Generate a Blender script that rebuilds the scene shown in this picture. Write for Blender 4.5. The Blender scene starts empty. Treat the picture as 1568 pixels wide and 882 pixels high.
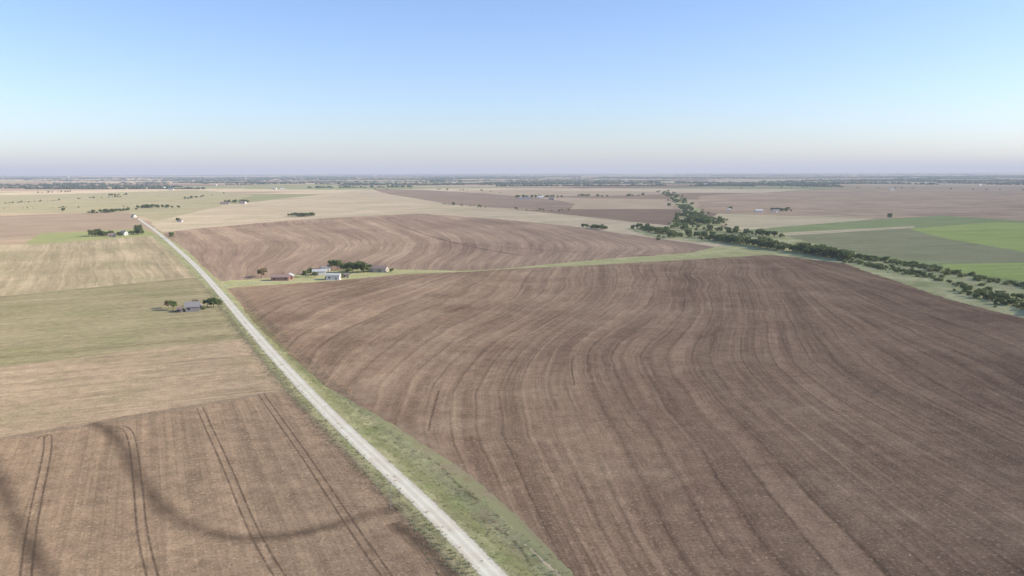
import bpy, math, random, numpy as np
from mathutils import Matrix, Vector
from mathutils.geometry import delaunay_2d_cdt
random.seed(4); rng=np.random.default_rng(4)
S=bpy.context.scene
S.view_settings.view_transform='Standard'; S.view_settings.look='None'
S.view_settings.exposure=0; S.view_settings.gamma=1

# ---------------------------------------------------------------- camera
H=80.0; F=1207.0
cam=bpy.data.objects.new("camera",bpy.data.cameras.new("camera")); S.collection.objects.link(cam)
cam.data.sensor_width=36; cam.data.lens=36*F/1568; cam.data.clip_end=200000; cam.data.clip_start=1
R=(Matrix.Rotation(math.radians(90)-math.atan(178/F),3,'X')@Matrix.Rotation(math.radians(-0.15),3,'Z'))
cam.matrix_world=Matrix.Translation((0,0,H))@R.to_4x4(); S.camera=cam
RN=np.array(R)
def gp(u,v):
    """survey position on the ground (metres)"""
    d=RN@np.array([(u-784)/F,-(v-441)/F,-1.0])
    dz=min(d[2],-0.0022); t=-H/dz
    return (d[0]*t,d[1]*t)
def gps(l): return [gp(*p) for p in l]

# ---------------------------------------------------------------- node helpers
def newmat(name):
    m=bpy.data.materials.new(name); m.use_nodes=True; nt=m.node_tree; nt.nodes.clear(); return m,nt
def N(nt,t,**k):
    n=nt.nodes.new(t)
    for a,b in k.items(): setattr(n,a,b)
    return n
def L(nt,a,b): nt.links.new(a,b)
def val(nt,sock,x):
    if isinstance(x,(int,float)): sock.default_value=x
    else: L(nt,x,sock)
def M(nt,op,a,b=0.0,c=None):
    n=N(nt,'ShaderNodeMath',operation=op); val(nt,n.inputs[0],a); val(nt,n.inputs[1],b)
    if c is not None: val(nt,n.inputs[2],c)
    return n.outputs[0]
def MR(nt,x,a,b,c,d):
    n=N(nt,'ShaderNodeMapRange'); val(nt,n.inputs[0],x)
    for i,q in enumerate((a,b,c,d)): n.inputs[i+1].default_value=q
    return n.outputs[0]
def noise(nt,vec,scale,detail=3,rough=0.55):
    n=N(nt,'ShaderNodeTexNoise'); n.inputs['Scale'].default_value=scale
    n.inputs['Detail'].default_value=detail; n.inputs['Roughness'].default_value=rough
    L(nt,vec,n.inputs['Vector']); return n.outputs['Fac']
def mixc(nt,f,a,b,mode='MIX'):
    n=N(nt,'ShaderNodeMix',data_type='RGBA',blend_type=mode); val(nt,n.inputs[0],f)
    for s,x in ((n.inputs[6],a),(n.inputs[7],b)):
        if isinstance(x,tuple): s.default_value=(*x,1)
        else: L(nt,x,s)
    return n.outputs[2]
def scalec(nt,c,f):
    n=N(nt,'ShaderNodeVectorMath',operation='SCALE')
    if isinstance(c,tuple): n.inputs[0].default_value=c
    else: L(nt,c,n.inputs[0])
    val(nt,n.inputs['Scale'],f); return n.outputs[0]
def comb(nt,x,y,z=0.0):
    n=N(nt,'ShaderNodeCombineXYZ'); val(nt,n.inputs[0],x);val(nt,n.inputs[1],y);val(nt,n.inputs[2],z); return n.outputs[0]
def srgb(r,g,b):
    f=lambda c:((c/255+0.055)/1.055)**2.4 if c>10 else c/255/12.92
    return (f(r),f(g),f(b))
KV=(1.10,1.10,0.93)
def A(r,g,b,k=1.0):
    c=srgb(r,g,b); return tuple(min(0.85,x*q*k) for x,q in zip(c,KV))

ROADANG=-27.7
def field_mat(name,c1,c2,stripe=0.0,sdir=ROADANG,sw=6.0,phi=None,speck=0.25,c3=None,big=70.0,fine=1.0,bump=0.4,coarse=0.5,grad=None,lines=1.0,passw=0.0,c3f=0.8,pv=0.17):
    m,nt=newmat(name)
    g=N(nt,'ShaderNodeNewGeometry'); pos=g.outputs['Position']
    sp=N(nt,'ShaderNodeSeparateXYZ'); L(nt,pos,sp.inputs[0]); X,Y=sp.outputs[0],sp.outputs[1]
    n1=noise(nt,pos,1/big,4,0.6)
    f=MR(nt,n1,0.34,0.66,0,1)
    bright=1.0
    if stripe>0:
        if phi:
            at=N(nt,'ShaderNodeAttribute',attribute_name=phi)
            p=M(nt,'ADD',at.outputs['Fac'],M(nt,'MULTIPLY',noise(nt,pos,1/60,3,0.55),sw*0.7))
            vec=lambda k,l:comb(nt,M(nt,'MULTIPLY',p,k/sw),M(nt,'MULTIPLY',X,1/l),M(nt,'MULTIPLY',Y,1/l))
        else:
            a=math.radians(sdir); dx,dy=math.sin(a),math.cos(a)
            p=M(nt,'ADD',M(nt,'MULTIPLY',X,dy),M(nt,'MULTIPLY',Y,-dx))
            p=M(nt,'ADD',p,M(nt,'MULTIPLY',noise(nt,pos,1/80,2,0.5),sw*0.6))
            along=M(nt,'ADD',M(nt,'MULTIPLY',X,dx),M(nt,'MULTIPLY',Y,dy))
            vec=lambda k,l:comb(nt,M(nt,'MULTIPLY',p,k/sw),M(nt,'MULTIPLY',along,1/l))
        s1=MR(nt,noise(nt,vec(0.8,320),1,1,0.5),0.3,0.7,0,1)
        s2=MR(nt,noise(nt,vec(2.6,160),1,2,0.6),0.32,0.68,0,1)
        s3=MR(nt,noise(nt,vec(8.0,40),1,1,0.6),0.3,0.7,0,1)
        sm=M(nt,'ADD',M(nt,'ADD',M(nt,'MULTIPLY',s1,0.30),M(nt,'MULTIPLY',s2,0.40)),M(nt,'MULTIPLY',s3,0.30))
        sm=MR(nt,sm,0.28,0.72,0,1)
        wgt=M(nt,'MULTIPLY',MR(nt,noise(nt,pos,1/110,3,0.6),0.35,0.65,0.5,1.0),stripe)
        f=M(nt,'ADD',M(nt,'MULTIPLY',f,M(nt,'SUBTRACT',1.0,M(nt,'MULTIPLY',wgt,0.6))),M(nt,'MULTIPLY',M(nt,'MULTIPLY',sm,wgt),0.6))
        bright=M(nt,'ADD',1.0,M(nt,'MULTIPLY',M(nt,'MULTIPLY_ADD',sm,2.0,-1.0),M(nt,'MULTIPLY',wgt,0.08)))
        wob=MR(nt,noise(nt,vec(0.5,60),1,2,0.6),0.38,0.6,0.0,1)
        if passw>0:
            # machine passes: uneven light on each pass painted as brightness, with a furrow line where passes meet
            q=M(nt,'DIVIDE',p,passw); cell=M(nt,'FLOOR',q); fr=M(nt,'SUBTRACT',q,cell)
            wn=N(nt,'ShaderNodeTexWhiteNoise',noise_dimensions='1D'); L(nt,cell,wn.inputs['W'])
            wv=wn.outputs['Value']
            bright=M(nt,'ADD',bright,M(nt,'MULTIPLY_ADD',wv,pv,-pv/2))
            ed=M(nt,'MINIMUM',fr,M(nt,'SUBTRACT',1.0,fr))
            dl=M(nt,'MULTIPLY',MR(nt,ed,0.0,0.085,0.24*lines,0.0),M(nt,'MULTIPLY_ADD',wob,0.8,0.2))
            pl=M(nt,'MULTIPLY',MR(nt,M(nt,'ABSOLUTE',M(nt,'SUBTRACT',fr,0.17)),0.0,0.075,0.19*lines,0.0),M(nt,'SUBTRACT',1.0,wob))
        else:
            ln=noise(nt,vec(1.5,260),1,1,0.5)
            dl=M(nt,'MULTIPLY',MR(nt,M(nt,'ABSOLUTE',M(nt,'SUBTRACT',ln,0.54)),0.0,0.02,0.18*lines,0.0),wob)
            pl=M(nt,'MULTIPLY',MR(nt,M(nt,'ABSOLUTE',M(nt,'SUBTRACT',ln,0.44)),0.0,0.03,0.15*lines,0.0),wob)
        bright=M(nt,'ADD',M(nt,'SUBTRACT',bright,dl),pl)
    col=mixc(nt,f,c1,c2)
    if c3:
        n3=noise(nt,pos,1/(big*0.45),5,0.65)
        col=mixc(nt,MR(nt,n3,0.5,0.68,0,c3f),col,c3)
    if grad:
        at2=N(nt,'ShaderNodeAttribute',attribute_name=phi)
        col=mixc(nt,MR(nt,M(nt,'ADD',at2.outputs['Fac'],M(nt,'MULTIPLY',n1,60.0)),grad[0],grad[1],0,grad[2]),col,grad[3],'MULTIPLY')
    nm=noise(nt,pos,0.22,3,0.6); nf=noise(nt,pos,1.3/fine,3,0.7)
    b=M(nt,'MULTIPLY',MR(nt,nm,0.25,0.75,1-0.26*coarse,1+0.26*coarse),MR(nt,nf,0.3,0.7,0.75,1.25))
    b=M(nt,'MULTIPLY',b,bright)
    col=scalec(nt,col,b)
    if speck>0:
        ns=noise(nt,pos,0.9/fine,2,0.8)
        pale=tuple(min(0.8,x*1.6+0.03) for x in c2)
        col=mixc(nt,MR(nt,ns,0.58,0.72,0,speck),col,pale)
    d=N(nt,'ShaderNodeBsdfDiffuse'); d.inputs['Roughness'].default_value=0.8; L(nt,col,d.inputs[0])
    if bump>0:
        bp=N(nt,'ShaderNodeBump'); bp.inputs['Strength'].default_value=bump; bp.inputs['Distance'].default_value=0.3
        L(nt,M(nt,'ADD',nf,M(nt,'MULTIPLY',nm,1.2)),bp.inputs['Height']); L(nt,bp.outputs[0],d.inputs['Normal'])
    o=N(nt,'ShaderNodeOutputMaterial'); L(nt,d.outputs[0],o.inputs[0])
    return m

def far_mat():
    m,nt=newmat("distant_farmland")
    g=N(nt,'ShaderNodeNewGeometry'); pos=g.outputs['Position']
    w=N(nt,'ShaderNodeTexNoise'); w.inputs['Scale'].default_value=1/900
    L(nt,pos,w.inputs['Vector'])
    mp=N(nt,'ShaderNodeMapping'); mp.inputs['Rotation'].default_value=(0,0,math.radians(27)); mp.inputs['Scale'].default_value=(1/1000,1/650,1)
    L(nt,pos,mp.inputs[0])
    va=N(nt,'ShaderNodeVectorMath',operation='MULTIPLY_ADD'); L(nt,w.outputs['Color'],va.inputs[0]); va.inputs[1].default_value=(.35,.35,0); L(nt,mp.outputs[0],va.inputs[2])
    vo=N(nt,'ShaderNodeTexVoronoi',distance='CHEBYCHEV'); vo.inputs['Scale'].default_value=1; vo.inputs['Randomness'].default_value=0.75
    L(nt,va.outputs[0],vo.inputs['Vector'])
    sp=N(nt,'ShaderNodeSeparateXYZ'); L(nt,vo.outputs['Color'],sp.inputs[0])
    r=N(nt,'ShaderNodeValToRGB'); r.color_ramp.interpolation='CONSTANT'
    cols=[(0,A(184,160,138)),(.18,A(154,128,110)),(.34,A(202,180,156)),(.5,A(172,147,128)),(.64,A(152,147,114)),(.74,A(192,168,146)),(.86,A(140,116,102)),(.94,A(148,150,110))]
    e=r.color_ramp.elements
    for i,(p,c) in enumerate(cols):
        if i<2: e[i].position=p
        else: e.new(p)
    for i,(p,c) in enumerate(cols): e[i].position=p; e[i].color=(*c,1)
    L(nt,sp.outputs[0],r.inputs[0])
    n=noise(nt,pos,1/120,5,0.6)
    col=scalec(nt,r.outputs[0],MR(nt,n,0.3,0.7,0.86,1.14))
    d=N(nt,'ShaderNodeBsdfDiffuse'); d.inputs['Roughness'].default_value=0.8; L(nt,col,d.inputs[0])
    o=N(nt,'ShaderNodeOutputMaterial'); L(nt,d.outputs[0],o.inputs[0]); return m

mats={
'far':far_mat(),
'tanfar':field_mat('pale_stubble',A(180,159,138),A(202,181,158),0.7,60,40,speck=0.1,big=200,c3=A(170,158,130)),
'brownfar':field_mat('dark_tilled_soil',A(142,119,106),A(162,138,123),0.7,60,30,speck=0.1,big=160),
'pinkright':field_mat('red_brown_soil',A(164,136,117),A(192,165,143),0.9,75,60,speck=0.1,big=260,c3=A(152,126,110)),
'palegrass':field_mat('dry_pasture',A(188,168,142),A(206,186,158),0.5,80,25,speck=0.1,big=120,c3=A(172,166,130)),
'green':field_mat('green_pasture',A(132,140,98),A(150,154,110),0.8,75,14,speck=0.05,big=90,c3=A(152,150,116)),
'olive':field_mat('olive_pasture',A(136,133,102),A(154,148,118),0.8,75,14,speck=0.05,big=80),
'bright':field_mat('young_crop',A(150,160,96),A(166,172,108),0.7,75,10,speck=0.0,big=90),
'creek':field_mat('creek_bank_grass',A(144,142,104),A(192,182,144),0.0,speck=0.2,big=30,c3=A(150,154,106)),
'mid':field_mat('contour_tilled_soil_far',A(139,114,101),A(176,149,130),0.95,phi='phi_mid',sw=15,speck=0.15,big=150,passw=17,pv=0.22),
'strip':field_mat('grass_waterway',A(160,154,114),A(188,178,138),0.0,speck=0.1,big=30,c3=A(152,158,104)),
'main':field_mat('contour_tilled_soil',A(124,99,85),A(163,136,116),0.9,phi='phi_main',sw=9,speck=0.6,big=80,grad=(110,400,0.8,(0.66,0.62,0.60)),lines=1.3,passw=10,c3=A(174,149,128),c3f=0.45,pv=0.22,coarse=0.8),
'verge':field_mat('roadside_grass',A(146,142,108),A(172,164,130),0.35,ROADANG,3.5,speck=0.2,big=22,c3=A(138,142,98),bump=0.25,lines=.5,coarse=1.0),
'lfar':field_mat('far_pasture',A(174,161,132),A(158,148,116),0.5,75,30,speck=0.1,big=120,c3=A(186,166,146)),
'l6':field_mat('fallow_soil',A(152,130,114),A(170,147,129),0.7,75,25,speck=0.1,big=100),
'l5':field_mat('green_strip',A(140,144,100),A(160,154,112),0.4,75,14,speck=0.05,big=60),
'l4':field_mat('patchy_stubble',A(146,132,108),A(184,163,140),0.9,ROADANG,14,speck=0.2,big=90,c3=A(152,141,112),passw=12,lines=.6),
'l3':field_mat('olive_regrowth',A(134,124,98),A(160,145,120),0.85,62,9,speck=0.25,big=80,c3=A(133,127,96),passw=11,lines=.5,coarse=.8),
'l2':field_mat('tan_stubble',A(146,126,108),A(178,154,133),0.85,66,8,speck=0.4,big=60,c3=A(146,132,108),coarse=.8),
'l1':field_mat('brown_stubble',A(128,107,92),A(157,133,114),0.8,ROADANG+3,4,speck=0.6,big=45,lines=.5,passw=5,coarse=.9,c3=A(142,119,103),pv=.12),
}
# ---------------------------------------------------------------- ground regions (painter order)
regs=[
('tanfar',[(225,338),(300,318),(380,310),(500,297),(560,291),(700,312),(880,330),(1000,343),(1060,348),(1090,380),(880,355),(640,335),(260,362)]),
('brownfar',[(565,289),(650,291),(740,296),(850,306),(880,312),(870,323),(760,318),(690,313),(600,298)]),
('pinkright',[(1070,300),(1250,291),(1750,286),(1750,350),(1440,336),(1300,340),(1200,334),(1070,324)]),
('palegrass',[(1085,338),(1100,327),(1340,334),(1230,352),(1140,356)]),
('green',[(1130,353),(1300,339),(1440,330),(1568,338),(1750,348),(1750,470),(1568,442),(1440,420),(1310,395),(1180,375),(1110,362)]),
('olive',[(1190,361),(1400,348),(1470,365),(1568,386),(1750,415),(1750,425),(1568,404),(1440,402),(1330,390),(1240,376)]),
('bright',[(1395,351),(1470,344),(1530,340),(1750,350),(1750,412),(1568,386),(1450,366)]),
('bright',[(1440,405),(1568,402),(1750,415),(1750,450),(1568,430),(1460,416)]),
('palegrass',[(1180,357),(1400,346),(1400,349),(1200,361)]),
('creek',[(1028,300),(1046,330),(1020,348),(960,350),(990,362),(1100,374),(1180,388),(1290,408),(1450,465),(1568,495),(1750,540),(1750,472),(1568,440),(1440,414),(1310,388),(1190,358),(1110,350),(1078,325),(1036,300)]),
('lfar',[(-300,302),(60,298),(300,291),(390,298),(320,320),(240,338),(195,326),(-300,326)]),
('l6',[(-300,334),(0,331),(120,326),(195,325),(235,352),(0,368),(-300,374)]),
('l5',[(40,370),(62,357),(225,350),(245,366),(50,380)]),
('l4',[(-300,372),(50,374),(250,360),(330,432),(0,462),(-300,484)]),
('l3',[(-300,472),(0,453),(310,424),(360,470),(400,524),(0,572),(-300,600)]),
('l2',[(-300,590),(0,563),(140,545),(390,516),(455,600),(400,610),(200,645),(0,680),(-300,715)]),
('l1',[(-300,704),(0,670),(200,635),(400,603),(450,594),(620,765),(730,882),(850,1010),(-300,1200)]),
('mid',[(240,358),(300,350),(450,337),(640,327),(760,335),(880,347),(990,363),(1100,379),(1060,394),(860,406),(600,424),(330,436),(290,400)]),
('strip',[(322,430),(400,427),(470,419),(560,409),(615,413),(700,415),(760,412.5),(850,403.5),(960,394),(1060,387),(1100,377),(1200,382),(1200,394),(1060,398),(900,409),(700,420),(520,431),(330,442)]),
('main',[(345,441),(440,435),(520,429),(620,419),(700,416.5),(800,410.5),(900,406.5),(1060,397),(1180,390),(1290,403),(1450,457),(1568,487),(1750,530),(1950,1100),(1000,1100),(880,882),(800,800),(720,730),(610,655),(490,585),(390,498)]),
('verge',[(240,352),(262,365),(302,398),(345,439),(400,503),(450,548),(500,590),(560,633),(600,660),(655,694),(700,738),(740,768),(780,803),(815,845),(860,885),(980,1010),(860,1010),(705,882),(595,765),(500,660),(437,597),(380,520),(345,478),(305,428),(285,408),(238,365)]),
]
def vnoise(p,seed):
    rr=np.random.default_rng(seed); o=np.zeros(len(p))
    for k in range(6):
        a=rr.uniform(0,6.28); w=2**k*0.02; o+=np.sin((p[:,0]*math.cos(a)+p[:,1]*math.sin(a))*w+rr.uniform(0,6.28))/(1.6**k)
    return o
def densify(poly,seed,amp=1.0):
    out=[]
    n=len(poly)
    for i in range(n):
        a=np.array(poly[i]);b=np.array(poly[(i+1)%n]); l=np.linalg.norm(b-a)
        d=0.5*(np.linalg.norm(a)+np.linalg.norm(b)); d=min(np.linalg.norm(a),np.linalg.norm(b),d)
        st=max(1.2,d*0.007); k=max(1,min(500,int(l/st)))
        for j in range(k): out.append(a+(b-a)*j/k)
    p=np.array(out); d=np.linalg.norm(p,axis=1); e=np.minimum(np.maximum(0.4,d*0.0016),6)*amp
    p=p+np.stack([vnoise(p,seed),vnoise(p,seed+50)],1)*e[:,None]*0.7
    p+=rng.normal(0,1,p.shape)*(e*0.45)[:,None]
    return p
polys=[(k,densify(gps(l),i)) for i,(k,l) in enumerate(regs)]

# road centreline
road_px=[(980,1110),(860,990),(757,882),(700,822),(640,762),(562,690),(503,633),(450,578),(402,525),(362,478),(330,440),(300,407),(262,373),(238,353),(222,342),(212,335)]
def smooth(pts,step=None,iters=3):
    p=np.array(pts,float)
    for _ in range(iters):
        q=0.75*p[:-1]+0.25*p[1:]; r=0.25*p[:-1]+0.75*p[1:]
        p=np.concatenate([p[:1],np.stack([q,r],1).reshape(-1,2),p[-1:]])
    return p
road=smooth(gps(road_px))
def resample(p,f=0.012,mn=2.0):
    out=[p[0]]
    for a,b in zip(p[:-1],p[1:]):
        l=np.linalg.norm(b-a); k=max(1,int(round(l/max(mn,f*np.linalg.norm(a)))))
        for j in range(1,k+1): out.append(a+(b-a)*j/k)
    return np.array(out)
road=resample(road,0.01,4)
def signed_road(p):
    p=np.asarray(p,float); best=np.full(len(p),1e9); sg=np.zeros(len(p))
    for a,b in zip(road[:-1],road[1:]):
        d=b-a; L2=d@d
        if L2<1e-6: continue
        t=np.clip(((p-a)@d)/L2,0,1); q=a+t[:,None]*d; r=p-q; dist=np.hypot(r[:,0],r[:,1])
        s=np.sign(d[0]*r[:,1]-d[1]*r[:,0]); m=dist<best
        best[m]=dist[m]; sg[m]=s[m]
    return best*(-sg)
prof_x=[0,3.0,4.5,7.5,9.5,13,300]; prof_z=[0,0,-0.1,-0.55,-0.5,-0.05,0]
def zfun(p):
    p=np.asarray(p,float).reshape(-1,2)
    s=signed_road(p); z=np.interp(np.abs(s),prof_x,prof_z)
    z=np.where(s<0,z*0.6,z)
    d=np.linalg.norm(p,axis=1)
    return z*np.clip((1200-d)/600,0,1)

pts=[];edges=[]
for k,p in polys:
    b=len(pts); n=len(p); pts+= [tuple(q) for q in p]; edges+=[(b+i,b+(i+1)%n) for i in range(n)]
r=110.0
while r<1600:
    for a in np.arange(-50,50.1,0.9):
        aa=math.radians(a+rng.uniform(-.25,.25)); rr=r*(1+rng.uniform(-.005,.005)); pts.append((rr*math.sin(aa),rr*math.cos(aa)))
    r*=1.018
while r<60000:
    for a in np.arange(-60,60.1,2.5):
        aa=math.radians(a); pts.append((r*math.sin(aa),r*math.cos(aa)))
    r*=1.15
for rr in (40,100,300,1000,4000,15000,70000):
    for a in range(0,360,10):
        aa=math.radians(a); pts.append((rr*math.sin(aa)+.1,rr*math.cos(aa)+.1))
tan=np.gradient(road,axis=0); tan/=np.linalg.norm(tan,axis=1)[:,None]; nor=np.stack([tan[:,1],-tan[:,0]],1)
for i in range(len(road)):
    for o in (-13,-9.5,-7.5,-4.5,-3,3,4.5,7.5,9.5,13):
        q=road[i]+nor[i]*o; pts.append((q[0],q[1]))
res=delaunay_2d_cdt([Vector(p) for p in pts],edges,[],0,0.01)
V2=np.array([(v.x,v.y) for v in res[0]]); T=np.array([tuple(f) for f in res[2] if len(f)==3])
print("ground",len(V2),len(T))
C=V2[T].mean(1); reg=np.zeros(len(T),int)
def inside(P,poly):
    x,y=P[:,0],P[:,1]; lo=poly.min(0);hi=poly.max(0)
    cand=np.where((x>=lo[0])&(x<=hi[0])&(y>=lo[1])&(y<=hi[1]))[0]
    ins=np.zeros(len(cand),bool); xx=x[cand];yy=y[cand]
    j=len(poly)-1
    for i in range(len(poly)):
        xi,yi=poly[i];xj,yj=poly[j]
        if yi!=yj: ins^=((yi>yy)!=(yj>yy))&(xx<(xj-xi)*(yy-yi)/(yj-yi)+xi)
        j=i
    return cand[ins]
keys=list(mats.keys())
for k,p in polys: reg[inside(C,p)]=keys.index(k)
# contour phases
def rbf(curves,scale):
    P=[];f=[]
    for ph,c in curves:
        q=smooth(gps(c),iters=1)
        for x in q: P.append(x);f.append(ph*scale)
    P=np.array(P)/100;f=np.array(f);n=len(P)
    def ker(r): return np.where(r>1e-9,r*r*np.log(r+1e-12),0)
    D=np.linalg.norm(P[:,None]-P[None],axis=2); Kk=ker(D)+np.eye(n)*0.05
    Q=np.concatenate([np.ones((n,1)),P],1); Am=np.block([[Kk,Q],[Q.T,np.zeros((3,3))]])
    w=np.linalg.solve(Am,np.concatenate([f,np.zeros(3)]))
    def ev(X):
        X=X/100; D=np.linalg.norm(X[:,None]-P[None],axis=2); return ker(D)@w[:n]+w[n]+X@w[n+1:]
    return ev
main_c=[
(-1,[(520,430),(450,442),(400,455),(372,470)]),
(0,[(600,425),(520,443),(440,466),(400,492)]),
(1,[(700,419),(620,450),(520,484),(445,525)]),
(2,[(780,414),(740,452),(640,498),(560,560),(520,600)]),
(3.2,[(880,410),(870,452),(790,496),(715,535),(675,590),(655,660),(690,720)]),
(4.3,[(930,408),(935,450),(870,495),(800,542),(772,600),(790,690),(850,800),(905,900)]),
(5.4,[(985,405),(982,450),(940,490),(890,520),(872,560),(890,620),(945,730),(1020,890)]),
(7,[(1080,400),(1095,450),(1095,490),(1062,530),(1060,560),(1100,615),(1200,710),(1370,890)]),
(9,[(1150,398),(1165,450),(1178,500),(1190,550),(1250,603),(1400,695),(1580,795)]),
(11,[(1180,396),(1240,440),(1320,487),(1440,550),(1580,620)]),
(12.6,[(1210,398),(1350,438),(1450,470),(1580,512)]),
]
mid_c=[(0,[(290,352),(325,375),(318,400),(335,425)]),(3,[(390,345),(465,370),(455,390),(415,405),(400,425)]),
(6,[(500,340),(570,365),(568,385),(530,400),(520,415)]),(9,[(600,335),(675,362),(680,385),(645,402),(640,415)]),
(13,[(700,332),(800,358),(825,382),(795,405)]),(18,[(880,345),(960,365),(1010,380),(985,392)])]
evm=rbf(main_c,28.0); evd=rbf(mid_c,34.0)
near=np.linalg.norm(V2,axis=1)<2500
pm=np.zeros(len(V2));pd=np.zeros(len(V2)); pm[near]=evm(V2[near]); pd[near]=evd(V2[near])
Z=np.zeros(len(V2)); nr=np.linalg.norm(V2,axis=1)<1300; Z[nr]=zfun(V2[nr])
me=bpy.data.meshes.new("ground"); me.from_pydata(np.column_stack([V2,Z]).tolist(),[],T.tolist())
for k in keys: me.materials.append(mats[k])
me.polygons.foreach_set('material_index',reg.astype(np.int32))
for nme,arr in (('phi_main',pm),('phi_mid',pd)):
    a=me.attributes.new(nme,'FLOAT','POINT'); a.data.foreach_set('value',arr.astype(np.float32))
me.update(); go=bpy.data.objects.new("ground",me); S.collection.objects.link(go)
if me.polygons[0].normal.z<0: me.flip_normals()

# ---------------------------------------------------------------- ribbons (roads, tracks, bands)
def ribbon_mesh(list_pts,width,z,jit=0.0):
    vs=[];fs=[];uv=[]
    for pts_ in list_pts:
        p=resample(smooth(pts_,iters=2),0.008,1.5)
        t=np.gradient(p,axis=0); t/=np.maximum(np.linalg.norm(t,axis=1)[:,None],1e-9); n=np.stack([t[:,1],-t[:,0]],1)
        s=np.concatenate([[0],np.cumsum(np.linalg.norm(np.diff(p,axis=0),axis=1))]); b=len(vs)
        offs=(-1,-0.4,0.4,1)
        for i in range(len(p)):
            for o in offs:
                w=width/2*o*(1+jit*rng.normal()*(abs(o)==1)); q=p[i]+n[i]*w
                vs.append((q[0],q[1])); uv.append((s[i],o*0.5+0.5))
        for i in range(len(p)-1):
            for k in range(3):
                a=b+i*4+k; fs.append((a,a+1,a+5,a+4))
    zz=zfun(np.array(vs))+z
    return [(x,y,q) for (x,y),q in zip(vs,zz)],fs,uv
def ribbon(name,list_pts,width,mat,z,jit=0.0):
    v,f,uv=ribbon_mesh(list_pts,width,z,jit)
    m=bpy.data.meshes.new(name); m.from_pydata(v,[],f); m.materials.append(mat)
    l=m.uv_layers.new(name='UVMap'); idx=np.zeros(len(m.loops),np.int32); m.loops.foreach_get('vertex_index',idx)
    l.data.foreach_set('uv',np.array(uv,np.float32)[idx].ravel()); m.update()
    if m.polygons[0].normal.z<0: m.flip_normals()
    o=bpy.data.objects.new(name,m); S.collection.objects.link(o); return o
def soft_mat(name,c1,c2,alpha=0.7,soft=0.6,nsc=0.6,cover=(0.35,0.6),wheel=False,lo=0.35):
    m,nt=newmat(name); g=N(nt,'ShaderNodeNewGeometry'); pos=g.outputs['Position']
    uv=N(nt,'ShaderNodeUVMap'); sp=N(nt,'ShaderNodeSeparateXYZ'); L(nt,uv.outputs[0],sp.inputs[0])
    e=M(nt,'SUBTRACT',1.0,M(nt,'ABSOLUTE',M(nt,'MULTIPLY_ADD',sp.outputs[1],2.0,-1.0)))
    nz=noise(nt,pos,nsc,4,0.65); nf=noise(nt,pos,2.0,3,0.7)
    ed=MR(nt,M(nt,'ADD',e,M(nt,'MULTIPLY_ADD',nf,0.5,-0.25)),0.02,soft,0,1)
    al=M(nt,'MULTIPLY',M(nt,'MULTIPLY',ed,MR(nt,nz,cover[0],cover[1],lo,1)),alpha)
    col=mixc(nt,MR(nt,noise(nt,pos,0.15,4,0.6),0.35,0.65,0,1),c1,c2)
    if wheel:
        wv=M(nt,'ABSOLUTE',M(nt,'SUBTRACT',M(nt,'ABSOLUTE',M(nt,'MULTIPLY_ADD',sp.outputs[1],2.0,-1.0)),0.36))
        col=scalec(nt,col,MR(nt,wv,0.0,0.25,1.08,0.90))
    col=scalec(nt,col,MR(nt,nf,0.3,0.7,0.92,1.08))
    d=N(nt,'ShaderNodeBsdfDiffuse'); L(nt,col,d.inputs[0]); tr=N(nt,'ShaderNodeBsdfTransparent')
    mx=N(nt,'ShaderNodeMixShader'); L(nt,al,mx.inputs[0]); L(nt,tr.outputs[0],mx.inputs[1]); L(nt,d.outputs[0],mx.inputs[2])
    o=N(nt,'ShaderNodeOutputMaterial'); L(nt,mx.outputs[0],o.inputs[0]); return m
gravel=soft_mat('pale_gravel',A(218,204,190),A(232,219,206),1.0,0.22,0.3,(0.0,0.1),wheel=True)
ribbon("gravel_road",[road],5.7,gravel,0.04,0.03)
ribbon("farm_driveway",[gps([(334,438),(380,434),(430,431),(470,428),(500,427)])],5.0,soft_mat('driveway_gravel',A(205,190,165),A(225,212,190),0.9,0.5),0.06,0.1)
dark=soft_mat('wheel_rut_soil',A(100,82,71),A(114,94,81),0.64,0.9,0.3,(0.35,0.6))
darkb=soft_mat('damp_soil_band',A(94,77,67),A(106,88,77),0.68,1.2,0.06,(0.3,0.65),lo=0.4)
paleb=soft_mat('pale_headland',A(176,152,130),A(190,167,144),0.6,0.9,0.2,(0.3,0.65))
grs=soft_mat('grass_patch',A(134,138,96),A(152,150,110),0.6,0.9,0.12,(0.35,0.65))
tracks=[]
def off(pts_,o):
    p=np.array(pts_); t=np.gradient(p,axis=0); t/=np.linalg.norm(t,axis=1)[:,None]; return p+np.stack([t[:,1],-t[:,0]],1)*o
for c in ([(62,672),(75,662),(72,700),(58,760),(45,830),(36,920)],[(165,655),(190,652),(202,668),(208,710),(213,760),(218,820),(238,900)],
          [(306,624),(322,660),(350,720),(378,790),(402,840),(440,900)],[(400,603),(422,635),(462,690),(505,755),(545,815),(605,900)]):
    g_=smooth(gps(c),iters=2); tracks+=[off(g_,-1.0),off(g_,1.0)]
ribbon("tractor_tracks",tracks,0.75,dark,0.05,0.1)
ribbon("damp_soil_band",[gps([(142,648),(165,658),(190,684),(215,742),(275,800),(350,826),(430,822),(500,808),(580,782),(625,775)]),
  gps([(-60,660),(-10,700),(8,760),(40,830),(90,910)]),gps([(600,800),(650,830),(690,880),(730,930)])],6.8,darkb,0.03,0.12)
ribbon("pale_headland",[gps([(-100,690),(0,672),(100,656),(200,640),(300,622),(400,604),(440,598)])],5.5,paleb,0.025,0.2)
mt=[gps([(672,598),(664,625),(656,660)]),gps([(880,545),(874,556),(880,590)])]
ribbon("field_rut",mt,0.9,dark,0.05,0.2)
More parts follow.
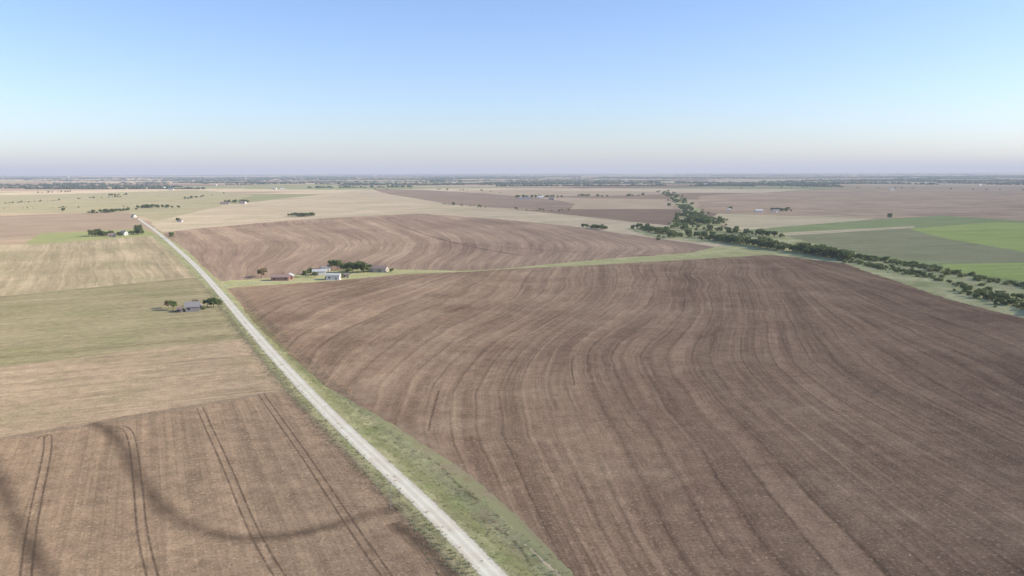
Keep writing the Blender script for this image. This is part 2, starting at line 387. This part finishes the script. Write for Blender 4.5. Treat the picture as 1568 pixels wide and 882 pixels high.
ribbon("pale_eroded_soil",[gps([(500,570),(600,640),(650,680),(730,745),(790,810),(830,860)])],13,soft_mat('eroded_soil',A(176,151,131),A(190,167,146),0.65,1.1,0.12,(0.4,0.65),lo=.1),0.03,0.3)
ribbon("dry_grass_verge",[off(road[:110],-5.2)],3.0,soft_mat('dry_grass',A(196,179,148),A(180,165,130),0.7,0.9,0.2,(0.35,0.6)),0.06,0.2)
ribbon("green_grass_verge",[off(road[:110],6.5)],5.5,grs,0.06,0.2)
ribbon("field_boundary",[gps([(-200,470),(0,455),(150,441),(310,425)]),gps([(-200,326),(0,322),(200,320)])],4,soft_mat('boundary_grass',A(180,167,130),A(166,153,115),0.6,0.9),0.05,0.2)
ribbon("ditch_gully",[gps([(655,700),(675,712),(700,742),(735,768)]),gps([(738,790),(745,800),(775,814),(800,838),(812,862)])],1.0,soft_mat('gully_soil',A(102,94,68),A(120,110,82),0.75,1.0,0.4,(0.4,0.6),lo=0),0.07,0.4)
ribbon("field_tracks",[gps([(250,356),(400,350),(640,330)]),gps([(690,312),(800,322),(900,334),(1050,350)]),gps([(1180,360),(1400,348)])],5,soft_mat('track_soil',A(180,162,136),A(196,176,150),0.5,0.9),0.08,0.2)
ribbon("dark_field_headland",[gps([(590,335),(650,360),(720,378),(800,392)]),gps([(700,372),(850,385),(1000,392)]),gps([(560,295),(700,300),(850,312)])],7,soft_mat('headland_soil',A(120,99,88),A(132,110,98),0.45,0.9,0.02),0.1,0.2)

# ---------------------------------------------------------------- trees
def leaf_mat(name,c1,c2,sc=0.5):
    m,nt=newmat(name); g=N(nt,'ShaderNodeNewGeometry'); oi=N(nt,'ShaderNodeObjectInfo')
    n=noise(nt,g.outputs['Position'],sc,3,0.6)
    f=M(nt,'ADD',MR(nt,n,0.3,0.7,0,0.6),M(nt,'MULTIPLY',oi.outputs['Random'],0.4))
    col=mixc(nt,f,c1,c2)
    d=N(nt,'ShaderNodeBsdfDiffuse'); L(nt,col,d.inputs[0]); t=N(nt,'ShaderNodeBsdfTranslucent'); L(nt,col,t.inputs[0])
    mx=N(nt,'ShaderNodeMixShader'); mx.inputs[0].default_value=0.35; L(nt,d.outputs[0],mx.inputs[1]); L(nt,t.outputs[0],mx.inputs[2])
    o=N(nt,'ShaderNodeOutputMaterial'); L(nt,mx.outputs[0],o.inputs[0]); return m
def plain(name,c,rough=0.8,var=0.12,sc=1.5,metal=0):
    m,nt=newmat(name); g=N(nt,'ShaderNodeNewGeometry'); n=noise(nt,g.outputs['Position'],sc,4,0.6)
    col=scalec(nt,c,MR(nt,n,0.3,0.7,1-var,1+var)); b=N(nt,'ShaderNodeBsdfPrincipled'); L(nt,col,b.inputs['Base Color'])
    b.inputs['Roughness'].default_value=rough; b.inputs['Metallic'].default_value=metal
    o=N(nt,'ShaderNodeOutputMaterial'); L(nt,b.outputs[0],o.inputs[0]); return m
bark=plain('bark',(0.16,0.13,0.09),0.9)
leafg=leaf_mat('foliage',(0.10,0.13,0.05),(0.29,0.32,0.12))
leafo=leaf_mat('autumn_foliage',(0.24,0.18,0.09),(0.38,0.29,0.15))
leafl=leaf_mat('shrub_foliage',(0.16,0.18,0.07),(0.38,0.38,0.17))
def tube(vs,fs,a,b,ra,rb,n=6):
    a=np.array(a,float);b=np.array(b,float);d=b-a;d/=np.linalg.norm(d); u=np.cross(d,[0.3,1,0.2]);u/=np.linalg.norm(u);w=np.cross(d,u);k=len(vs)
    for c,rr in ((a,ra),(b,rb)):
        for i in range(n):
            t=2*math.pi*i/n; vs.append(tuple(c+rr*(math.cos(t)*u+math.sin(t)*w)))
    for i in range(n): fs.append((k+i,k+(i+1)%n,k+n+(i+1)%n,k+n+i))
def tree_mesh(name,h,rad,seed,nl,leaf,mat,trunk=True,base=0.28):
    q=np.random.default_rng(seed); vs=[];fs=[]
    cl=[]
    for i in range(nl):
        a=q.uniform(0,6.28); e=q.uniform(-0.6,1.0); rr=q.uniform(0.35,0.85)
        cz=h*(base+(1-base)*0.5)+ (1-base)*0.5*h*rr*math.sin(e*1.4)*1.0
        cl.append((rad*rr*math.cos(a)*math.cos(e*0.9),rad*rr*math.sin(a)*math.cos(e*0.9),cz,q.uniform(0.24,0.4)*rad))
    if trunk:
        lean=q.normal(0,0.3,2); top=(lean[0],lean[1],h*0.5)
        tube(vs,fs,(0,0,-0.2),(lean[0]*.4,lean[1]*.4,h*base),0.045*h*.6,0.03*h*.6,8); tube(vs,fs,(lean[0]*.4,lean[1]*.4,h*base),top,0.03*h*.6,0.012*h)
        for c in cl[:8]: tube(vs,fs,(lean[0]*.4,lean[1]*.4,h*(base+q.uniform(-.06,.12))),c[:3],0.012*h,0.004*h,5)
    nw=len(fs)
    for c in cl:
        k=int(60)
        d=q.normal(0,1,(k,3)); d/=np.linalg.norm(d,axis=1)[:,None]; rr=q.uniform(0.35,1.0,k)**0.5
        P=np.array(c[:3])+d*(c[3]*rr)[:,None]*np.array([1.1,1.1,0.8])
        for p,dd in zip(P,d):
            if p[2]<0.15: p[2]=0.15
            nn=dd+q.normal(0,0.55,3); nn/=np.linalg.norm(nn); u=np.cross(nn,q.normal(0,1,3)); u/=np.linalg.norm(u); w=np.cross(nn,u)
            s=leaf*q.uniform(0.6,1.3); b=len(vs)
            for (aa,bb) in ((-1,-.5),(.2,-1),(1,.3),(-.3,1)): vs.append(tuple(p+s*(aa*u+bb*w)))
            fs.append((b,b+1,b+2,b+3))
    m=bpy.data.meshes.new(name); m.from_pydata(vs,[],fs); m.materials.append(bark); m.materials.append(mat)
    mi=np.ones(len(fs),np.int32); mi[:nw]=0; m.polygons.foreach_set('material_index',mi); m.update(); return m
TM=[tree_mesh("tree_a",9,4.8,1,20,0.42,leafg,base=.18),tree_mesh("tree_b",8,4.6,2,17,0.42,leafg,base=.15),tree_mesh("tree_c",10,4.8,3,22,0.45,leafg,base=0.18),tree_mesh("tree_d",7,4.8,5,16,0.4,leafg,base=0.12)]
TO=tree_mesh("tree_autumn",8,3.6,7,15,0.4,leafo)
SH=[tree_mesh("shrub_a",3.2,2.6,11,10,0.35,leafl,False,0.0),tree_mesh("shrub_b",2.6,3.0,12,10,0.35,leafl,False,0.0),tree_mesh("shrub_c",4,3,13,11,0.35,leafg,False,0.0)]
def put(name,mesh,x,y,s=1.0,parent=None,sz=None):
    o=bpy.data.objects.new(name,mesh); o.location=(x,y,0); o.rotation_euler[2]=random.uniform(0,6.28); o.scale=(s*random.uniform(.9,1.15),s*random.uniform(.9,1.15),(sz or s)*random.uniform(.9,1.1))
    S.collection.objects.link(o)
    if parent: o.parent=parent
    return o
def empty(name):
    e=bpy.data.objects.new(name,None); S.collection.objects.link(e); return e
def tree(u,v,s,mesh=None,name="oak_tree"):
    x,y=gp(u,v); return put(name,mesh or random.choice(TM),x,y,s)
def tree_line(name,px,n,width,smin,smax,meshes,dens_clump=0.0):
    e=empty(name); p=np.array(gps(px)); seg=np.linalg.norm(np.diff(p,axis=0),axis=1); cum=np.concatenate([[0],np.cumsum(seg)])
    for i in range(n):
        t=random.random()*cum[-1]
        if dens_clump and math.sin(t*0.035)+math.sin(t*0.013+1)+random.uniform(-1,1)<dens_clump-1: continue
        k=min(len(seg)-1,int(np.searchsorted(cum,t)-1)); k=max(k,0); f=(t-cum[k])/seg[k]; q=p[k]+(p[k+1]-p[k])*f
        q=q+rng.normal(0,width/2,2)
        put("tree",random.choice(meshes),q[0],q[1],random.uniform(smin,smax),e)
    return e
tree_line("creek_tree_line",[(1015,294),(1032,302),(1045,315),(1058,328),(1080,338),(1090,346)],260,24,0.4,1.05,TM+SH[2:],0.35)
tree_line("creek_tree_line",[(1055,330),(1072,340),(1088,346)],60,16,0.7,1.15,TM)
tree_line("creek_tree_line",[(1060,336),(1045,348),(1030,358),(1020,366)],110,28,0.45,1.1,TM+SH,0.2)
tree_line("creek_tree_line",[(965,350),(990,352),(1010,356),(1040,362),(1075,364),(1110,370),(1150,373),(1185,380),(1230,385),(1270,392),(1305,399)],260,13,0.4,1.0,TM+SH,0.45)
tree_line("creek_tree_line",[(1100,370),(1150,375),(1185,382),(1230,387),(1270,393),(1305,400)],140,10,0.5,1.15,TM,0.1)
tree_line("creek_tree_line",[(1085,352),(1130,358),(1165,362),(1195,364)],60,14,0.5,1.0,TM+SH,0.4)
tree_line("creek_shrubs",[(1305,400),(1350,412),(1400,420),(1440,428),(1480,438),(1530,452),(1568,464),(1640,486)],320,10,0.2,0.85,SH,0.5)
tree_line("creek_shrubs",[(1300,392),(1380,404),(1450,418),(1500,428),(1568,440),(1640,452)],240,9,0.25,1.1,SH,0.5)
tree_line("creek_tree_line",[(1470,446),(1530,463),(1568,474),(1630,490)],80,7,0.3,0.6,TM+SH)
tree_line("hedge_row",[(885,348),(905,349),(925,352)],26,6,0.4,0.8,TM)
tree_line("hedge_row",[(442,331),(462,332),(480,330)],36,14,0.4,0.9,TM)
tree_line("hedge_row",[(130,328),(160,326),(200,322)],36,14,0.4,0.9,TM)
tree_line("hedge_row",[(215,319),(235,318),(258,319)],28,14,0.6,1.0,TM)
tree_line("hedge_row",[(0,312),(60,309),(130,304),(205,301),(270,298)],110,8,0.3,0.7,TM+SH,0.7)
tree_line("hedge_row",[(-80,322),(0,320),(90,318),(200,317)],60,8,0.3,0.6,SH+TM[3:],0.8)
tree_line("hedge_row",[(60,296),(110,294)],14,16,0.5,0.9,TM)
tree_line("hedge_row",[(160,300),(192,299)],14,14,0.5,0.9,TM)
tree_line("hedge_row",[(675,312),(710,316),(740,318),(800,322),(870,324)],50,8,0.4,0.8,TM+SH,0.5)
tree_line("hedge_row",[(888,301),(915,302),(960,301),(1010,300)],26,14,0.6,1.1,TM,0.4)
tree_line("hedge_row",[(560,291),(640,290),(720,292),(790,297)],26,10,0.5,1.0,TM,0.6)
tree_line("hedge_row",[(1110,290),(1250,287),(1420,290),(1568,292)],50,14,0.5,1.0,TM,0.6)
tree_line("farm_trees",[(345,311),(380,311)],18,14,0.7,1.0,TM)
tree_line("farm_trees",[(790,303),(850,303)],34,22,0.7,1.1,TM)
tree_line("farm_trees",[(1115,322),(1118,322)],3,6,0.7,0.9,TM)
tree_line("farm_trees",[(1178,323),(1205,324)],14,8,0.6,0.9,TM)
tree_line("farm_trees",[(140,362),(165,361),(215,359)],24,6,0.5,0.9,TM)
tree_line("farm_trees",[(280,306),(345,297)],14,12,0.5,0.9,TM)
for u,v,s in ((263,365,.8),(273,340,.9),(97,324,.9),(150,361,.9),(212,356,1.1),(184,363,.75),(540,417,1.0),(553,417,1.15),(557,418,1.05),(548,415,1.0),(527,417,.85),(518,414,.9),(508,412,.8),(534,419,.6),(468,424,.7),(476,420,.75),(482,424,.5),(522,427,.42),(500,428,.32),(565,416,.6),(600,417,.5)):
    tree(u,v,s)
tree(401,425,0.95,TO,"autumn_tree"); tree(404,423,0.8,TO,"autumn_tree")
tree(258,472,0.66,TO,"autumn_tree"); tree(265,475,0.55); tree(272,478,0.45,SH[0],"shrub"); tree(318,470,0.62); tree(327,471,0.66); tree(334,470,0.58); tree(311,474,0.7,SH[1],"shrub"); tree(299,468,0.5)
tree(1362,335,1.0)
# far woodland masses
vs=[];fs=[]
ph=(1+5**.5)/2; ico=np.array([(-1,ph,0),(1,ph,0),(-1,-ph,0),(1,-ph,0),(0,-1,ph),(0,1,ph),(0,-1,-ph),(0,1,-ph),(ph,0,-1),(ph,0,1),(-ph,0,-1),(-ph,0,1)])/1.9
icf=[(0,11,5),(0,5,1),(0,1,7),(0,7,10),(0,10,11),(1,5,9),(5,11,4),(11,10,2),(10,7,6),(7,1,8),(3,9,4),(3,4,2),(3,2,6),(3,6,8),(3,8,9),(4,9,5),(2,4,11),(6,2,10),(8,6,7),(9,8,1)]
for k in range(430):
    vv=random.uniform(2.2,24)**1.0; d=80*F/vv
    if vv>11 and random.random()<0.62: continue
    x0=random.uniform(-0.9,0.9)*d; ln=random.uniform(0.03,0.28)*d; ang=math.radians(random.choice([-28,62,62,80,95])+random.uniform(-6,6))
    w=d/260; n=int(ln/(w*0.8))+1
    for j in range(n):
        if random.random()<0.12: continue
        x=x0+math.sin(ang)*w*0.8*j+random.gauss(0,w*.2); y=d+math.cos(ang)*w*0.8*j+random.gauss(0,w*.3); hh=random.uniform(5,13)
        b=len(vs)
        P=ico*np.array([w*random.uniform(.5,.9),w*random.uniform(.5,.9),hh*0.6])*rng.uniform(0.7,1.2,(12,1))
        for p in P: vs.append((x+p[0],y+p[1],hh*0.4+p[2]))
        fs+=[(a+b,c+b,e+b) for a,c,e in icf]
m=bpy.data.meshes.new("distant_tree_line"); m.from_pydata(vs,[],fs); m.materials.append(leaf_mat('distant_foliage',(0.095,0.12,0.07),(0.18,0.20,0.11),0.02)); m.update()
S.collection.objects.link(bpy.data.objects.new("distant_tree_line",m)); print("far blobs",len(vs)//12)

# ---------------------------------------------------------------- buildings
white=plain('white_paint',(0.72,0.68,0.61),0.7,0.08); brick=plain('brick',(0.34,0.18,0.14),0.9); greyr=plain('grey_shingle',(0.27,0.25,0.23),0.9)
metal=plain('metal_roof',(0.58,0.55,0.49),0.8,0.1); brownr=plain('brown_shingle',(0.28,0.21,0.17),0.9); glass=plain('window_glass',(0.03,0.04,0.05),0.15)
tanw=plain('tan_siding',(0.52,0.44,0.34),0.8); woodw=plain('weathered_wood',(0.27,0.24,0.22),0.9); redr=plain('rust_roof',(0.38,0.25,0.19),0.8)
def part(name,vs,fs,mat,par):
    m=bpy.data.meshes.new(name); m.from_pydata([tuple(map(float,v)) for v in vs],[],fs); m.materials.append(mat); m.update()
    o=bpy.data.objects.new(name,m); S.collection.objects.link(o); o.parent=par; return o
def box(name,c,s,mat,par):
    x,y,z=c;a,b,h=s[0]/2,s[1]/2,s[2]/2
    vs=[(x+i*a,y+j*b,z+k*h) for k in(-1,1) for j in(-1,1) for i in(-1,1)]
    return part(name,vs,[(0,2,3,1),(4,5,7,6),(0,1,5,4),(2,6,7,3),(0,4,6,2),(1,3,7,5)],mat,par)
def house(name,u,v,Lx,W,h,rise,rot,wall,roof,bigdoor=False,chim=False,pos=None,dx=0,dy=0):
    e=empty(name); x,y=gp(u,v); e.location=(x+dx,y+dy,0); e.rotation_euler[2]=math.radians(rot); a,b=Lx/2,W/2
    vs=[(-a,-b,-.2),(a,-b,-.2),(a,b,-.2),(-a,b,-.2),(-a,-b,h),(a,-b,h),(a,b,h),(-a,b,h),(-a,0,h+rise),(a,0,h+rise)]
    part("walls",vs,[(0,1,5,4),(2,3,7,6),(1,2,6,9,5),(3,0,4,8,7)],wall,e)
    o=0.45;t=0.18;sl=rise/b
    for sgn,nm in((-1,"roof_front"),(1,"roof_back")):
        y1=sgn*(b+o); z1=h-sl*o
        q=[(-a-o,0,h+rise+.03),(a+o,0,h+rise+.03),(a+o,y1,z1+.03),(-a-o,y1,z1+.03)]; q+=[(p[0],p[1],p[2]+t) for p in q]
        part(nm,q,[(0,1,2,3),(4,7,6,5),(0,4,5,1),(1,5,6,2),(2,6,7,3),(3,7,4,0)],roof,e)
    n=max(2,int(Lx/3.5))
    for i in range(n):
        xx=-a+Lx*(i+.5)/n
        for sg in(-1,1):
            if bigdoor and sg==-1:
                if i%2==0: box(f"door_{i}",(xx,sg*(b+.02),h*.4),(Lx/n*.8,.06,h*.8),woodw if wall is not woodw else greyr,e)
            elif i==n//2 and sg==-1: box("door",(xx,sg*(b+.02),1.05),(1,.06,2.1),woodw,e)
            else: box(f"window_{i}_{'f' if sg<0 else 'b'}",(xx,sg*(b+.02),h*.55),(1.3,.06,1.2),glass,e)
    box("gable_window",(a+.02,0,h*.55),(.06,1.4,1.2),glass,e)
    if chim: box("chimney",(a*.3,b*.2,h+rise+.4),(.8,.8,1.8),brick,e)
    return e
house("brick_farmhouse",430,429,13,7,2.7,1.6,4,brick,redr,chim=True)
house("brick_farmhouse",443,427,7,6,2.6,1.4,94,brick,metal)
house("metal_shed",489,421,10,7,3.2,1.2,12,white,metal,True)
house("white_barn",511,428,10,7,3.6,1.0,0,white,metal,False)
house("brown_roof_barn",580,416,14,8,3.0,1.8,-8,tanw,brownr,True)
house("white_shed",498,415,7,5,2.8,1.1,30,white,greyr)
house("wooden_shed",530,425,4.5,3.5,2.4,1,10,tanw,brownr)
house("old_farmhouse",295,476,7.5,6.0,3.0,2.4,20,woodw,greyr,chim=True)
house("old_farmhouse",303,474,4.5,4.5,2.6,1.8,110,woodw,greyr)
house("wooden_shed",276,478,2.6,2.4,2.0,.8,5,redr,brownr)
house("white_farmhouse",190,360,8,7,3.2,2.2,-20,white,greyr,chim=True)
house("wooden_shed",172,363,8,6,3,1.6,15,tanw,redr)
house("white_barn",205,333,7,6,3.6,2,-27,white,greyr,True)
house("tan_barn",345,313,22,10,4,2.5,10,tanw,brownr,True); house("tan_farmhouse",372,312,16,9,3.5,3,-10,white,redr)
house("white_farmhouse",808,305,14,10,4,3,0,white,greyr); house("metal_shed",828,304,18,12,5,3,12,white,metal,True); house("brown_roof_barn",845,306,16,12,5,3,-10,tanw,brownr,True); house("white_shed",798,306,12,10,5,2,0,white,greyr)
house("white_farmhouse",1162,325,14,9,3.5,2.5,0,white,metal); house("metal_shed",1188,325,12,9,3.5,2,10,white,greyr,True); house("white_shed",1116,323,7,6,3,2,0,white,metal); house("white_shed",1363,333,6,6,3,2,0,white,greyr)
house("tan_farmhouse",225,318,14,9,3.5,2.5,0,tanw,redr); house("white_shed",276,340,7,6,3,1.6,0,white,redr)
for i,(u,v) in enumerate([(420,290),(432,289),(262,291),(250,288),(695,280),(960,278),(1080,283),(1210,281),(600,279),(1365,291),(1420,282),(150,279),(905,283),(500,282),(330,284),(1500,284),(780,276)]):
    house("white_farmhouse",u,v,22,12,5,3,random.uniform(-40,40),white,random.choice([metal,greyr,redr]))
def water_tower(u,v,s):
    e=empty("water_tower"); x,y=gp(u,v); e.location=(x,y,0); vs=[];fs=[]
    for k in range(6):
        a=k*math.pi/3; tube(vs,fs,(6*math.cos(a)*s,6*math.sin(a)*s,0),(4.5*math.cos(a)*s,4.5*math.sin(a)*s,30*s),.4*s,.4*s,6)
    tube(vs,fs,(0,0,0),(0,0,30*s),1*s,1*s,10); part("legs",vs,fs,white,e)
    vs=[];fs=[]
    pr=[(0.3,28),(4,29),(6.5,32),(7,35),(6.5,38),(4,41),(0.3,42.5)]
    for (r1,z1),(r2,z2) in zip(pr[:-1],pr[1:]): tube(vs,fs,(0,0,z1*s),(0,0,z2*s),r1*s,r2*s,16)
    part("tank",vs,fs,white,e)
water_tower(105,278,1.1); water_tower(376,276,1.1); water_tower(695,277,0.9)
def pole(u,v,h=6.5):
    e=empty("utility_pole"); x,y=gp(u,v); e.location=(x,y,0); vs=[];fs=[]; tube(vs,fs,(0,0,-.3),(0,0,h),.10,.06,8); part("pole",vs,fs,woodw,e)
    e.rotation_euler[2]=math.radians(27.7); box("crossarm",(0,-.12,h-.5),(1.0,.08,.1),woodw,e)
    for i in(-1,0,1):
        vs=[];fs=[]; tube(vs,fs,(i*.4,-.12,h-.44),(i*.4,-.12,h-.28),.05,.03,6); part(f"insulator_{i+1}",vs,fs,greyr,e)
pole(598,776)
# roadside tufts
vs=[];fs=[]
for _ in range(3200):
    i=random.randrange(0,min(len(road),130)); sd=random.choice((-1,-1,1)); o=sd*(random.uniform(3.6,6.5) if sd<0 else random.uniform(4,14))
    q=road[i]+nor[i]*o+rng.normal(0,1.5,2); z=float(zfun(q)[0]); hh=random.uniform(.12,.5)
    for k in range(7):
        a=random.uniform(0,6.28); r_=random.uniform(0,.4); bx,by=q[0]+r_*math.cos(a),q[1]+r_*math.sin(a); b=len(vs); a2=random.uniform(0,6.28); w=.09
        vs+=[(bx-w*math.cos(a2),by-w*math.sin(a2),z),(bx+w*math.cos(a2),by+w*math.sin(a2),z),(bx+.2*math.cos(a),by+.2*math.sin(a),z+hh)]; fs.append((b,b+1,b+2))
m=bpy.data.meshes.new("roadside_grass_tufts"); m.from_pydata(vs,[],fs); m.materials.append(leaf_mat('grass_blades',(0.24,0.24,0.12),(0.46,0.41,0.24),0.3)); m.update()
S.collection.objects.link(bpy.data.objects.new("roadside_grass_tufts",m))

# ---------------------------------------------------------------- haze air layer
hm,nt=newmat("thin_haze"); vsn=N(nt,'ShaderNodeVolumeScatter'); vsn.inputs['Color'].default_value=(0.87,0.96,1,1); vsn.inputs['Density'].default_value=7.5e-5; vsn.inputs['Anisotropy'].default_value=0.0
o=N(nt,'ShaderNodeOutputMaterial'); L(nt,vsn.outputs[0],o.inputs['Volume'])
e0=empty("atmosphere"); box("haze_layer",(0,30000,130),(160000,150000,400),hm,e0)

# ---------------------------------------------------------------- light
EL=26
w=bpy.data.worlds.new("World"); S.world=w; w.use_nodes=True; nt=w.node_tree; bg=nt.nodes['Background']
sk=nt.nodes.new('ShaderNodeTexSky'); sk.sky_type='NISHITA'; sk.sun_disc=False; sk.sun_elevation=math.radians(EL); sk.sun_rotation=math.radians(92); sk.altitude=0; sk.air_density=1.0; sk.dust_density=0.5; sk.ozone_density=1.6
ml=nt.nodes.new('ShaderNodeVectorMath'); ml.operation='MULTIPLY'; ml.inputs[1].default_value=(1.02,1.10,1.40)
nt.links.new(sk.outputs[0],ml.inputs[0]); nt.links.new(ml.outputs[0],bg.inputs[0]); bg.inputs[1].default_value=0.15
sl=bpy.data.objects.new("sun",bpy.data.lights.new("sun",'SUN')); S.collection.objects.link(sl); sl.data.energy=5; sl.data.angle=math.radians(.5); sl.data.color=(1,.93,.80)
az=math.radians(92); dirv=Vector((math.sin(az)*math.cos(math.radians(EL)),math.cos(az)*math.cos(math.radians(EL)),math.sin(math.radians(EL))))
sl.rotation_euler=dirv.to_track_quat('Z','Y').to_euler()
